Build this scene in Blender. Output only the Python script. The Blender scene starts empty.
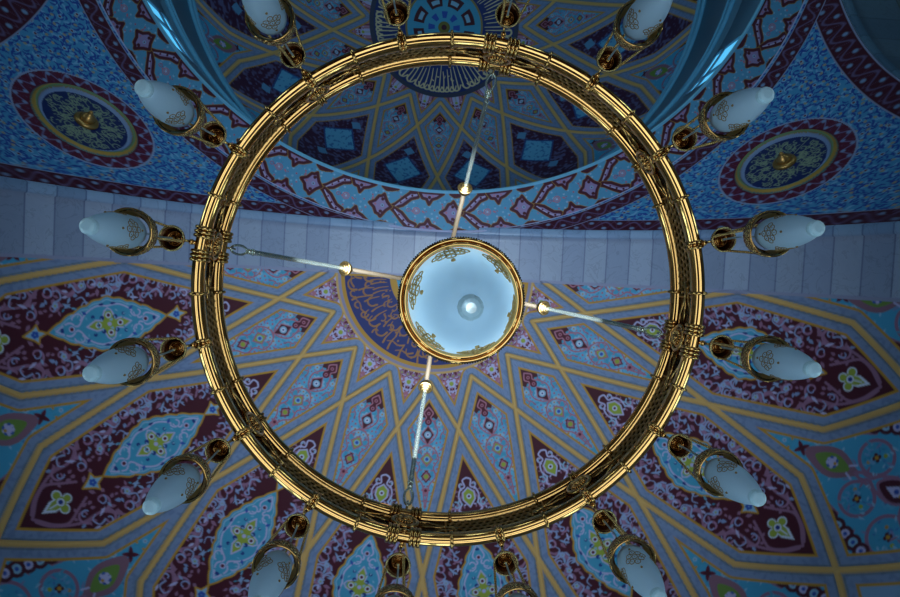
import bpy, math, random
import numpy as np
PI = math.pi
rnd = random.Random(7)
C = bpy.context.scene.collection
CAMZ = 1.6                     # eye height over the floor; every height below is measured from the eye and lifted by it

# ------------------------------------------------------------------ helpers
def lin(h):
    v = [int(h[i:i+2], 16)/255 for i in (0, 2, 4)]
    return tuple(x/12.92 if x <= .04045 else ((x+.055)/1.055)**2.4 for x in v)

class MB:
    """collects shapes into ONE mesh"""
    def __init__(s): s.v = []; s.f = []; s.sm = []
    def add(s, vs, fs, smooth=True):
        o = len(s.v); s.v += [tuple(map(float, p)) for p in vs]
        s.f += [tuple(i+o for i in f) for f in fs]; s.sm += [smooth]*len(fs)
    def rings(s, rows, closed_u=True, smooth=True, cap0=False, cap1=False):
        n = len(rows[0]); vs = [p for r in rows for p in r]; fs = []
        for i in range(len(rows)-1):
            for j in range(n if closed_u else n-1):
                k = (j+1) % n
                fs.append((i*n+j, i*n+k, (i+1)*n+k, (i+1)*n+j))
        if cap0: fs.append(tuple(range(n))[::-1])
        if cap1: fs.append(tuple((len(rows)-1)*n+j for j in range(n)))
        s.add(vs, fs, smooth)
    def lathe(s, prof, seg=32, smooth=True, c=(0, 0, 0), ripple=None, cap=False):
        rows = []
        for (r, z) in prof:
            row = []
            for j in range(seg):
                a = 2*PI*j/seg; rr = r*(1+(ripple[1]*math.cos(ripple[0]*a) if ripple else 0))
                row.append((c[0]+rr*math.cos(a), c[1]+rr*math.sin(a), c[2]+z))
            rows.append(row)
        s.rings(rows, True, smooth, cap, cap)
    def tube(s, pts, r, seg=8, closed=False, smooth=True):
        P = [np.array(p, float) for p in pts]; n = len(P); rows = []
        rad = r if isinstance(r, (list, tuple)) else [r]*n
        up = None
        for i in range(n):
            if closed: t = P[(i+1) % n]-P[i-1]
            else: t = P[min(i+1, n-1)]-P[max(i-1, 0)]
            t = t/(np.linalg.norm(t)+1e-12)
            if up is None:
                up = np.array((0, 0, 1.)) if abs(t[2]) < .9 else np.array((1., 0, 0))
            u = up-t*(up@t); u /= np.linalg.norm(u)+1e-12; w = np.cross(t, u); up = u
            rows.append([P[i]+rad[i]*(math.cos(2*PI*j/seg)*u+math.sin(2*PI*j/seg)*w) for j in range(seg)])
        if closed: rows.append(rows[0])
        s.rings(rows, True, smooth, not closed, not closed)
    def torus(s, c, n, R, r, su=24, sv=8, sx=1., ax=None):
        n = np.array(n, float); n /= np.linalg.norm(n)
        a = np.array(ax, float) if ax is not None else (np.array((0, 0, 1.)) if abs(n[2]) < .9 else np.array((1., 0, 0)))
        a = a-n*(a@n); a /= np.linalg.norm(a); b = np.cross(n, a); c = np.array(c, float)
        rows = []
        for i in range(su+1):
            t = 2*PI*i/su; d = math.cos(t)*a*sx+math.sin(t)*b
            e = math.cos(t)*a+math.sin(t)*b
            rows.append([c+R*d+r*(math.cos(2*PI*j/sv)*e+math.sin(2*PI*j/sv)*n) for j in range(sv)])
        s.rings(rows)
    def sphere(s, c, r, su=16, sv=10, sq=(1, 1, 1)):
        rows = []
        for i in range(sv+1):
            t = PI*i/sv
            rows.append([(c[0]+sq[0]*r*max(math.sin(t), 1e-4)*math.cos(2*PI*j/su), c[1]+sq[1]*r*max(math.sin(t), 1e-4)*math.sin(2*PI*j/su), c[2]+sq[2]*r*math.cos(t)) for j in range(su)])
        s.rings(rows)
    def box(s, c, h, R=None):
        vs = []
        for x in (-1, 1):
            for y in (-1, 1):
                for z in (-1, 1):
                    p = np.array((x*h[0], y*h[1], z*h[2]))
                    if R is not None: p = R@p
                    vs.append(np.array(c)+p)
        s.add(vs, [(0, 1, 3, 2), (4, 6, 7, 5), (0, 4, 5, 1), (2, 3, 7, 6), (0, 2, 6, 4), (1, 5, 7, 3)], False)
    def build(s, name, mat, parent=None):
        me = bpy.data.meshes.new(name); me.from_pydata(s.v, [], s.f)
        me.polygons.foreach_set('use_smooth', s.sm); me.materials.append(mat); me.update()
        o = bpy.data.objects.new(name, me); C.objects.link(o)
        if parent: o.parent = parent
        return o

def tag(o, label, cat=None, group=None, kind=None):
    o['label'] = label
    if cat: o['category'] = cat
    if group: o['group'] = group
    if kind: o['kind'] = kind
    return o
def thing(name, loc, label, cat, group=None):
    o = bpy.data.objects.new(name, None); C.objects.link(o); o.location = loc
    o.empty_display_size = .05
    return tag(o, label, cat, group)
def copy_tree(o, parent=None):
    c = o.copy(); C.objects.link(c)
    if parent: c.parent = parent
    for ch in list(o.children): copy_tree(ch, c)
    return c
def struct(o, label, cat='structure'):
    return tag(o, label, cat, None, 'structure')

# ------------------------------------------------------------------ materials
def mat(name, col=(.5, .5, .5), rough=.5, metal=0., **kw):
    m = bpy.data.materials.new(name); m.use_nodes = True
    b = m.node_tree.nodes['Principled BSDF']
    b.inputs['Base Color'].default_value = (*col, 1); b.inputs['Roughness'].default_value = rough
    b.inputs['Metallic'].default_value = metal
    for k, v in kw.items(): b.inputs[k].default_value = v
    return m
def bump(m, scale, strength, dist=.01, detail=3, stretch=None):
    nt = m.node_tree; b = nt.nodes['Principled BSDF']
    tc = nt.nodes.new('ShaderNodeTexCoord'); n = nt.nodes.new('ShaderNodeTexNoise'); bp = nt.nodes.new('ShaderNodeBump')
    n.inputs['Scale'].default_value = scale; n.inputs['Detail'].default_value = detail
    bp.inputs['Strength'].default_value = strength; bp.inputs['Distance'].default_value = dist
    nt.links.new(tc.outputs['Object'], n.inputs['Vector']); nt.links.new(n.outputs['Fac'], bp.inputs['Height'])
    nt.links.new(bp.outputs['Normal'], b.inputs['Normal'])
    return m
def painted(name, rough=.55, spec=.35, veins=False):
    m = mat(name, rough=rough); nt = m.node_tree; b = nt.nodes['Principled BSDF']
    b.inputs['Specular IOR Level'].default_value = spec
    at = nt.nodes.new('ShaderNodeAttribute'); at.attribute_name = 'paint'
    if veins:
        tc = nt.nodes.new('ShaderNodeTexCoord')
        n = nt.nodes.new('ShaderNodeTexNoise'); n.inputs['Scale'].default_value = 3.2; n.inputs['Detail'].default_value = 8; n.inputs['Distortion'].default_value = 1.6
        r = nt.nodes.new('ShaderNodeValToRGB')
        r.color_ramp.elements[0].position = .30; r.color_ramp.elements[0].color = (.88, .88, .9, 1)
        r.color_ramp.elements[1].position = .62; r.color_ramp.elements[1].color = (1, 1, 1, 1)
        for p, c in ((.48, 1.), (.5, .60), (.52, 1.)):
            e = r.color_ramp.elements.new(p); e.color = (c, c, c, 1)
        mx = nt.nodes.new('ShaderNodeMix'); mx.data_type = 'RGBA'; mx.blend_type = 'MULTIPLY'; mx.inputs[0].default_value = .5
        nt.links.new(tc.outputs['Object'], n.inputs['Vector']); nt.links.new(n.outputs['Fac'], r.inputs['Fac'])
        nt.links.new(at.outputs['Color'], mx.inputs[6]); nt.links.new(r.outputs['Color'], mx.inputs[7])
        nt.links.new(mx.outputs[2], b.inputs['Base Color'])
    else:
        nt.links.new(at.outputs['Color'], b.inputs['Base Color'])
    return m
M = {}
M['gold'] = bump(mat('polished_brass', (.72, .42, .14), .08, 1.), 9, .05, .01)
M['gold_dark'] = bump(mat('aged_brass', (.46, .29, .11), .30, 1.), 60, .3, .004)
M['bell'] = bump(mat('dark_brass_bell', (.20, .10, .045), .22, 1.), 200, .5, .003)  # dark reflections inside the canopies put into the base colour
M['filigree'] = bump(mat('brass_filigree', (.60, .47, .22), .26, 1.), 220, .8, .004)
M['chain'] = mat('brass_chain', (.70, .47, .18), .25, 1.)
M['steel'] = mat('polished_steel', (.70, .78, .68), .26, .9)
M['bronze'] = mat('bronze_rod', (.085, .06, .035), .55, .5)
M['band'] = bump(mat('dark_bronze_band', (.10, .085, .06), .25, .9), 90, .4, .003)
M['cord'] = mat('pale_cord', (.25, .34, .40), .5)
M['gilt'] = mat('gilt_motif', (.30, .19, .07), .45, .4)
M['gilt_bowl'] = mat('gilt_bowl_motif', (.62, .42, .15), .4, .3)
M['glass'] = mat('frosted_glass', (.54, .74, .90), .32, 0., **{'Specular IOR Level': .45, 'Subsurface Weight': .0, 'Transmission Weight': .0})
def frosted(m):
    nt = m.node_tree; b = nt.nodes['Principled BSDF']; out = nt.nodes['Material Output']
    tr = nt.nodes.new('ShaderNodeBsdfTranslucent'); tr.inputs['Color'].default_value = (.54, .76, .92, 1)
    mx = nt.nodes.new('ShaderNodeMixShader'); mx.inputs[0].default_value = .30
    nt.links.new(b.outputs[0], mx.inputs[1]); nt.links.new(tr.outputs[0], mx.inputs[2]); nt.links.new(mx.outputs[0], out.inputs['Surface'])
frosted(M['glass'])
M['knob'] = mat('clear_glass_knob', (.52, .80, .94), .38, 0., **{'Transmission Weight': .12, 'IOR': 1.45})
M['paint'] = painted('painted_plaster')
M['marble'] = painted('marble_voussoirs', .35, .45, True)
M['boss'] = bump(mat('gilt_boss', (.50, .29, .09), .34, .8), 30, .2, .004)
M['stone'] = mat('dark_stone', (.10, .13, .14), .6)  # shade of the side vaults put into the stone colour
M['plaster'] = mat('blue_grey_plaster', (.13, .26, .36), .35)
M['frame'] = mat('window_frame_paint', (.10, .18, .26), .4)
M['floor'] = bump(mat('red_carpet', (.10, .03, .035), .9), 40, .3, .01)
M['wall'] = mat('apse_wall_plaster', (.30, .32, .36), .7)
def emis(name, col, s):
    m = mat(name, (.02, .03, .04), .2); b = m.node_tree.nodes['Principled BSDF']
    b.inputs['Emission Color'].default_value = (*col, 1); b.inputs['Emission Strength'].default_value = s
    return m
M['day'] = emis('daylit_window_glass', (.60, .88, 1.0), 5.0)  # glow of the added, unseen lower windows
M['pane'] = emis('daylit_window_pane', (.10, .55, .95), 1.0)

# ------------------------------------------------------------------ a small painter for the tile and fresco patterns (albedo only)
class Canvas:
    def __init__(s, s0, s1, t0, t1, ppu, bg):
        s.s0, s.t0, s.p = s0, t0, ppu
        s.W = int((s1-s0)*ppu)+1; s.H = int((t1-t0)*ppu)+1
        s.a = np.empty((s.H, s.W, 3), np.float32); s.a[:] = bg
        s.X, s.Y = np.meshgrid(s0+np.arange(s.W)/ppu, t0+np.arange(s.H)/ppu)
    def win(s, x0, x1, y0, y1):
        i0 = max(0, int((y0-s.t0)*s.p)-1); i1 = min(s.H, int((y1-s.t0)*s.p)+3)
        j0 = max(0, int((x0-s.s0)*s.p)-1); j1 = min(s.W, int((x1-s.s0)*s.p)+3)
        return (slice(i0, max(i0, i1)), slice(j0, max(j0, j1)))
    def put(s, w, d, col):
        k = np.clip(.5-d*s.p, 0, 1)[..., None]; s.a[w] = s.a[w]*(1-k)+np.array(col, np.float32)*k
    def disc(s, x, y, r, col):
        w = s.win(x-r, x+r, y-r, y+r); s.put(w, np.hypot(s.X[w]-x, s.Y[w]-y)-r, col)
    def ring(s, x, y, r, wd, col):
        w = s.win(x-r-wd, x+r+wd, y-r-wd, y+r+wd); s.put(w, np.abs(np.hypot(s.X[w]-x, s.Y[w]-y)-r)-wd/2, col)
    def stroke(s, pts, wd, col, wd1=None):
        pts = np.array(pts, float); wm = max(wd, wd1 or wd)
        w = s.win(pts[:, 0].min()-wm, pts[:, 0].max()+wm, pts[:, 1].min()-wm, pts[:, 1].max()+wm)
        X, Y = s.X[w], s.Y[w]
        if X.size == 0: return
        D = np.full(X.shape, 1e9); n = len(pts)-1
        for i in range(n):
            (x0, y0), (x1, y1) = pts[i], pts[i+1]; dx, dy = x1-x0, y1-y0; L = dx*dx+dy*dy+1e-12
            t = np.clip(((X-x0)*dx+(Y-y0)*dy)/L, 0, 1)
            hw = wd/2 if wd1 is None else (wd+(wd1-wd)*(i+t)/n)/2
            D = np.minimum(D, np.hypot(X-x0-t*dx, Y-y0-t*dy)-hw)
        s.put(w, D, col)
    def poly(s, pts, col, out=None, ow=0):
        pts = np.array(pts, float)
        w = s.win(pts[:, 0].min()-ow, pts[:, 0].max()+ow, pts[:, 1].min()-ow, pts[:, 1].max()+ow); X, Y = s.X[w], s.Y[w]
        if X.size == 0: return
        ins = np.zeros(X.shape, bool); D = np.full(X.shape, 1e9); n = len(pts)
        for i in range(n):
            (x0, y0), (x1, y1) = pts[i], pts[(i+1) % n]
            c = (y0 > Y) != (y1 > Y)
            with np.errstate(divide='ignore', invalid='ignore'):
                ins ^= c & (X < (x1-x0)*(Y-y0)/((y1-y0) if y1 != y0 else 1e-12)+x0)
            dx, dy = x1-x0, y1-y0; t = np.clip(((X-x0)*dx+(Y-y0)*dy)/(dx*dx+dy*dy+1e-12), 0, 1)
            D = np.minimum(D, np.hypot(X-x0-t*dx, Y-y0-t*dy))
        s.put(w, np.where(ins, -D, D), col)
        if out is not None: s.put(w, D-ow/2, out)
    def sample(s, S, T):
        x = np.clip((S-s.s0)*s.p, 0, s.W-1.001); y = np.clip((T-s.t0)*s.p, 0, s.H-1.001)
        i = y.astype(int); j = x.astype(int); fx = (x-j)[..., None]; fy = (y-i)[..., None]; A = s.a
        return (A[i, j]*(1-fx)+A[i, j+1]*fx)*(1-fy)+(A[i+1, j]*(1-fx)+A[i+1, j+1]*fx)*fy

def catmull(p, n=6, closed=False):
    p = [np.array(q, float) for q in p]; N = len(p); out = []
    for i in range(N if closed else N-1):
        if closed: a, b, c, d = p[i-1], p[i], p[(i+1) % N], p[(i+2) % N]
        else: a, b, c, d = p[max(i-1, 0)], p[i], p[i+1], p[min(i+2, N-1)]
        for k in range(n):
            t = k/n; out.append(.5*((2*b)+(c-a)*t+(2*a-5*b+4*c-d)*t*t+(3*b-a-3*c+d)*t**3))
    if not closed: out.append(p[-1])
    return out
def spiral(x, y, r0, r1, a0, a1, n=22):
    return [(x+(r0+(r1-r0)*k/n)*math.cos(a0+(a1-a0)*k/n), y+(r0+(r1-r0)*k/n)*math.sin(a0+(a1-a0)*k/n)) for k in range(n+1)]
def hsh(i, j, k):
    v = np.sin(i*127.1+j*311.7+k*74.7)*43758.5453
    return v-np.floor(v)
def vnoise(x, y, k=0.):
    i = np.floor(x); j = np.floor(y); fx = x-i; fy = y-j; fx = fx*fx*(3-2*fx); fy = fy*fy*(3-2*fy)
    return (hsh(i, j, k)*(1-fx)+hsh(i+1, j, k)*fx)*(1-fy)+(hsh(i, j+1, k)*(1-fx)+hsh(i+1, j+1, k)*fx)*fy
def mixc(col, k, c2):
    return col*(1-k[..., None])+np.array(c2)*k[..., None]

GOLD = lin('b98a2c'); GOLDL = lin('d0a866'); STRIP = lin('788eb4'); STRIPD = lin('6277a0'); MAR = lin('5a0c2a'); MARD = lin('45071f')
SKY = lin('429abf'); SKYL = lin('86b4d4'); LILAC = lin('b3b2dc'); MAUVE = lin('8e6684'); PINK = lin('a86a80'); NAVY = lin('12307e'); BLUE = lin('2450ae')
GREEN = lin('93a43a'); WHITE = lin('c9d3ea'); TEAL = lin('3f98ba')

def flower(cv, x, y, r, col=SKYL, eye=MAR, n=5, a=0.):
    for k in range(n):
        t = a+2*PI*k/n; cv.disc(x+.62*r*math.cos(t), y+.62*r*math.sin(t), .5*r, col)
    cv.disc(x, y, .34*r, eye)
def leaf(cv, x, y, a, L, w, col):
    c, s_ = math.cos(a), math.sin(a)
    pts = [(0, 0), (.35*L, w), (.7*L, .7*w), (L, 0), (.7*L, -.7*w), (.35*L, -w)]
    cv.poly([(x+c*u-s_*v, y+s_*u+c*v) for u, v in pts], col)

def panel_canvas():
    r = random.Random(3); cv = Canvas(26, 82, -1, 10, 11, MARD)
    # scrolling stems: a wave of alternating spirals along the flank, and a second row at the broad outer end
    def scroll(x, y, R, a0, sgn, w=.42):
        cv.stroke(spiral(x, y, R, R*.22, a0, a0+sgn*4.6), w, lin('987092'), w*.6)
        cv.stroke(spiral(x, y, R*.62, R*.12, a0+2.2, a0+2.2-sgn*3.6, 16), w*.62, lin('8c9ccc'), w*.45)
        for q in range(5):
            a = a0+sgn*(.4+q*.95); leaf(cv, x+R*math.cos(a), y+R*math.sin(a), a+sgn*.9+r.uniform(-.3, .3), r.uniform(.8, 1.4)*R*.62, .21*R, r.choice([lin('7d93c0'), MAUVE, MAUVE, MAUVE]))
    xs = [43.2, 46.0, 49, 52, 55, 58, 61, 64, 67]
    ys = [3.0, 4.2, 5.3, 6.2, 6.2, 6.1, 5.9, 5.3, 5.0]
    cv.stroke(catmull([(40, 1.0), (42, 2.2)]+[(x, y+(1.2 if i % 2 else -1.1)) for i, (x, y) in enumerate(zip(xs, ys))]+[(70, 3.6), (73.2, 2.0), (74.6, .5)], 8), .36, MAUVE)
    for i, (x, y) in enumerate(zip(xs, ys)): scroll(x, y, 1.35, (PI/2 if i % 2 else -PI/2), 1 if i % 2 else -1)
    for (x, y, R) in ((66.4, 2.6, 1.25), (69.2, 3.0, 1.1), (44.5, 1.5, .8), (63.2, 3.3, .9), (50.2, 3.4, .8)): scroll(x, y, R, r.uniform(0, 6), r.choice([-1, 1]), .34)
    for k in range(60):
        s = r.uniform(43, 70); t = r.uniform(2.6, 7.4)
        leaf(cv, s, t, r.uniform(0, 6.3), r.uniform(.8, 1.5), .19, r.choice([lin('86a2cc'), LILAC, MAUVE, MAUVE]))
    for k in range(7): flower(cv, r.uniform(44, 70), r.uniform(3.4, 7.2), .42, lin('8fa6d0'), GREEN)
    for k in range(26):
        x = r.uniform(43.5, 69); y = r.uniform(2.8, 6.6); a = r.uniform(0, 6.3); L = r.uniform(.9, 1.7)
        cv.stroke(catmull([(x, y), (x+L*.6*math.cos(a), y+L*.6*math.sin(a)), (x+L*1.1*math.cos(a+.8), y+L*1.1*math.sin(a+.8)), (x+L*1.1*math.cos(a+1.5), y+L*1.1*math.sin(a+1.5))], 5), .12, lin('8fa0cc'), .26)
    # inner tip : light scrolls round a green floret
    cv.stroke(catmull([(37.2, 0), (37.6, .7), (38.7, .5), (39.2, 1.3), (40.4, 1.7), (41.6, 1.4), (42.6, 1.9), (43.4, .9)], 6), .26, LILAC)
    cv.stroke(spiral(38.4, 1.0, .55, .15, 0, 4.4), .2, LILAC); cv.stroke(spiral(41.8, 2.3, .7, .15, 3, 7.6), .22, SKYL); cv.stroke(spiral(44.2, 3.0, .7, .2, 1, 5.6), .22, LILAC)
    for q in range(14): leaf(cv, r.uniform(38.5, 44), r.uniform(.9, 2.6), r.uniform(0, 6.3), .6, .13, r.choice([LILAC, SKYL, MAUVE]))
    cv.poly([(38.9, 0), (39.7, .95), (40.9, 1.0), (42.2, 0), (40.9, -1), (39.7, -.95)], GREEN, LILAC, .24); cv.disc(40.4, 0, .42, WHITE); cv.disc(40.4, 0, .22, MAR)
    # cusped lozenge medallion on the axis
    N = 64; out = []
    for k in range(N+1):
        u = k/N; s = 47.2+17.2*u; h = 3.75*(1-abs(2*u-1)**1.35)**.95; out.append((s, h+.26*abs(math.sin(u*PI*9))*min(1, 6*u, 6*(1-u))))
    cv.poly(out+[(s, -t) for s, t in out[::-1]], SKY, GOLD, .26)
    cc = 55.8
    cv.stroke([(s, t-.50) for s, t in out if t > .6], .18, SKYL)
    for sx in (-1, 1):
        cv.stroke(spiral(cc+sx*4.2, 1.3, .9, .3, 0, sx*4), .2, LILAC); cv.stroke(catmull([(cc+sx*7.4, 0), (cc+sx*5.6, .9), (cc+sx*4.4, .3), (cc+sx*3.2, 1.8), (cc+sx*1.6, 2.7), (cc, 2.6)], 6), .24, LILAC)
        cv.disc(cc+sx*5.3, 0, .42, LILAC); cv.disc(cc+sx*5.3, 0, .25, MAR); cv.disc(cc+sx*6.6, .1, .22, NAVY)
        leaf(cv, cc+sx*3, 1.7, .6 if sx > 0 else 2.5, .9, .22, BLUE); leaf(cv, cc+sx*.4, 2.9, 0 if sx > 0 else PI, .9, .2, NAVY); leaf(cv, cc+sx*4.1, .7, 1.2, .7, .16, TEAL)
    cv.poly([(cc-3.2, 0), (cc-1.9, .75), (cc-1.0, .6), (cc-.5, 1.9), (cc, 2.3), (cc+.5, 1.9), (cc+1.0, .6), (cc+1.9, .75), (cc+3.2, 0), (cc+1.9, -1), (cc-1.9, -1)], GREEN, LILAC, .22)
    for dx, dy in ((-1.55, 0), (1.55, 0), (0, 1.25)): cv.disc(cc+dx, dy, .42, WHITE); cv.disc(cc+dx, dy, .25, MAR)
    for sx in (-1, 1): cv.disc(cc+sx*.95, .95, .33, NAVY); cv.disc(cc+sx*2.2, 1.25, .26, NAVY)
    cv.disc(cc, 0, .3, LILAC)
    for q in range(34): leaf(cv, r.uniform(49.5, 62), r.uniform(.4, 2.9), r.uniform(0, 6.3), .55, .12, r.choice([TEAL, SKYL, TEAL, lin('6fb0d4')]))
    # star florets either side of it
    for c0 in (45.75, 66.0):
        cv.poly([(c0-1.6, 0), (c0-.55, .45), (c0-.35, 1.25), (c0+.15, .75), (c0+1.55, 0), (c0+.15, -.75), (c0-.35, -1.25), (c0-.55, -.45)], SKYL, GOLD, .24)
        for k in range(5): cv.disc(c0+.3*math.cos(k*1.2566), .3*math.sin(k*1.2566), .22, BLUE)
    # green palmette at the outer tip
    e = 70.8
    cv.stroke(catmull([(67.8, 1.2), (69.4, 1.9), (71.4, 2.7), (73.0, 1.9), (74.2, .6), (74.8, 0)], 6), .34, MAUVE)
    for c_, k_ in ((WHITE, 1.0), (GREEN, .74)):
        for px_, py_, R_ in ((-.95, 0, .62), (.0, .95, .66), (.95, 0, .66)): cv.disc(e+px_, py_, R_*k_, c_)
        cv.poly([(e-.6, .6), (e+1.2*k_, .75*k_), (e+2.7*k_, 0), (e+1.2*k_, -.75), (e-.6, -.6)], c_)
    cv.disc(e, 0, .5, WHITE); cv.disc(e, 0, .3, NAVY); cv.stroke([(e+.6, 0), (e+1.5, 0)], .18, WHITE)
    return cv
def vines(cv, r, s0, s1, tmax, n, cols, fl, fr):
    for k in range(n):
        x, y = r.uniform(s0, s1), r.uniform(-.2, tmax); R = r.uniform(.5, 1.0); a = r.uniform(0, 6.3)
        cv.stroke(spiral(x, y, R, R*.3, a, a+r.choice([-1, 1])*r.uniform(2.5, 4.5), 12), .2, r.choice(cols))
    for k in range(n):
        x, y = r.uniform(s0, s1), r.uniform(0, tmax); flower(cv, x, y, fr*r.uniform(.8, 1.2), *r.choice(fl))
def kite_canvas():
    r = random.Random(5); cv = Canvas(22, 56, -1, 7, 13, SKY)
    vines(cv, r, 24, 42, 4.6, 90, [PINK, MAUVE, TEAL, PINK], [(lin('66add4'), MAUVE), (lin('5d9fd0'), PINK), (SKYL, GOLD), (lin('5aa9cf'), PINK)], .5)
    cv.poly([(22, -1), (22, 4), (26.4, 3.2), (25.8, 1.9), (26.6, 1.4), (26.2, .8), (27.0, 0), (26.2, -1)], MARD)
    cv.stroke(catmull([(24.4, 0), (25.4, .8), (26.2, .4), (27.2, 1.1), (28.6, 1.7), (30, 1.2), (30.8, .4)], 6), .24, PINK)
    for c0, R in ((25.5, .6), (27.0, .62)): cv.disc(c0, 0, R, MAR); cv.disc(c0, 0, R*.5, PINK); cv.disc(c0, 0, R*.25, MAR)
    c0 = 29.3; cv.poly([(c0-1.6, 0), (c0-.8, .55), (c0, 1.1), (c0+.8, .55), (c0+1.9, 0), (c0+.8, -.55), (c0, -1.1), (c0-.8, -.55)], MARD, PINK, .18); cv.disc(c0, 0, .62, SKYL); cv.disc(c0, 0, .36, WHITE); cv.disc(c0, 0, .16, NAVY)
    c0 = 33.6; cv.poly([(c0-1.2, 0), (c0, 1), (c0+1.2, 0), (c0, -1)], GREEN, PINK, .26); cv.disc(c0, 0, .5, SKYL); cv.disc(c0, 0, .28, BLUE)
    c0 = 36.6; cv.poly([(c0-1, 0), (c0, .8), (c0+1, 0), (c0, -.8)], PINK, MAR, .2); cv.disc(c0, 0, .4, GREEN)
    c0 = 39.0; cv.disc(c0, 0, .5, PINK); cv.disc(c0, 0, .25, MAR)
    cv.stroke(catmull([(31, 0), (32, 1.4), (33.6, 2), (35, 1.2), (36.6, 1.6), (38, .6), (40, .3), (42, 0)], 6), .24, PINK)
    return cv
def tri_canvas():
    r = random.Random(6); cv = Canvas(16, 30, -1, 6, 14, MAR)
    vines(cv, r, 17, 24, 3.4, 26, [MAUVE, PINK, LILAC], [(LILAC, MAR), (MAUVE, GREEN), (PINK, LILAC)], .45)
    cv.disc(20.3, 0, .7, LILAC); cv.disc(20.3, 0, .4, GREEN); cv.disc(22.4, 0, .4, PINK)
    return cv
def wedge_canvas():
    r = random.Random(9); cv = Canvas(52, 92, -1, 13, 10, lin('3f9cc6'))
    for k in range(40):
        x = r.uniform(66, 91); y = r.uniform(0, 10); flower(cv, x, y, .5, r.choice([TEAL, lin('55a5cc'), lin('4f9fc8')]), r.choice([MAUVE, GOLD, lin('3a7fb4')]))
    for x, y, R in ((77.2, 2.7, 2.1), (82.6, 4.9, 2.4), (84.6, 1.2, 2.3), (88, 4.2, 2.6), (87, 8.4, 2.4)):
        cv.disc(x, y, R, lin('3c97c0')); cv.ring(x, y, R, .42, MAUVE)
        for k in range(26): leaf(cv, x+R*r.uniform(.25, .85)*math.cos(k*.7), y+R*r.uniform(.25, .85)*math.sin(k*.7), k*2.3, .62, .13, r.choice([SKYL, lin('3a74b4'), TEAL, TEAL, lin('2f86b0'), lin('6fa4cc')]))
        for k in range(4): cv.disc(x+.33*math.cos(k*PI/2+.7), y+.33*math.sin(k*PI/2+.7), .24, MARD)
        cv.disc(x, y, .24, GOLD); cv.disc(x+.9, y+.6, .26, GREEN); cv.disc(x-.7, y-.9, .22, GOLD)
    for k in range(150): leaf(cv, r.uniform(62, 90), r.uniform(0, 10), r.uniform(0, 6.3), r.uniform(.6, 1.2), .15, r.choice([SKYL, lin('6a9ac8'), MAUVE, TEAL, TEAL, lin('7a7fb0'), lin('2f7fae')]))
    for k in range(4): leaf(cv, 68, 0, PI/4+k*PI/2, 1.15, .3, MAR)
    cv.disc(68, 0, .42, MARD); flower(cv, 69.6, 1.5, .4, SKYL, MAR); flower(cv, 65.4, .0, .3, SKYL, MAUVE)
    cv.poly(catmull([(68.6, 0), (70.6, 1.5), (73.0, 1.85), (75.2, .7), (76, 0), (74, -1)], 6, True), lin('866074'))
    cv.poly(catmull([(70.0, 0), (71.4, .95), (73.0, 1.1), (74.8, 0), (73.0, -1.1), (71.4, -.95)], 5, True), lin('67883c'))
    for k in range(9): cv.disc(72.4+.55*math.cos(k*.698), .55*math.sin(k*.698), .25, BLUE if k % 2 else LILAC)
    cv.disc(72.4, 0, .5, LILAC); cv.disc(72.8, 0, .2, GOLD)
    cv.stroke([(74.6, .5), (75.4, .9)], .25, LILAC)
    cv.stroke(catmull([(75.6, 0), (76.4, .4), (77.6, .2), (78.6, .9), (80.4, 1.5)], 6), .42, MAUVE)
    cv.stroke(catmull([(66.5, 2.6), (69, 2.9), (71.4, 3.6), (73.6, 4.6), (76, 5.4)], 6), .5, MAUVE)
    cv.poly(catmull([(78.6, 0), (80, 1.25), (81.6, 1.3), (83.2, 0), (81.6, -1.3), (80, -1.25)], 5, True), MARD, MAUVE, .34); cv.poly([(79.6, 0), (81, .7), (82.3, 0), (81, -.7)], LILAC); cv.disc(81, 0, .3, BLUE); cv.disc(81.6, .3, .16, GOLD)
    # cusped maroon border next to the frame
    for k in range(16):
        u = k/15; x = 71.5+u*20; y = 4.1+u*5.9
        cv.disc(x, y+.9, 1.0, MARD); cv.disc(x, y+.9, .55, LILAC if k % 2 else SKYL); cv.disc(x, y+.9, .24, BLUE)
    return cv
CV = dict(panel=panel_canvas(), kite=kite_canvas(), tri=tri_canvas(), wedge=wedge_canvas())

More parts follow.
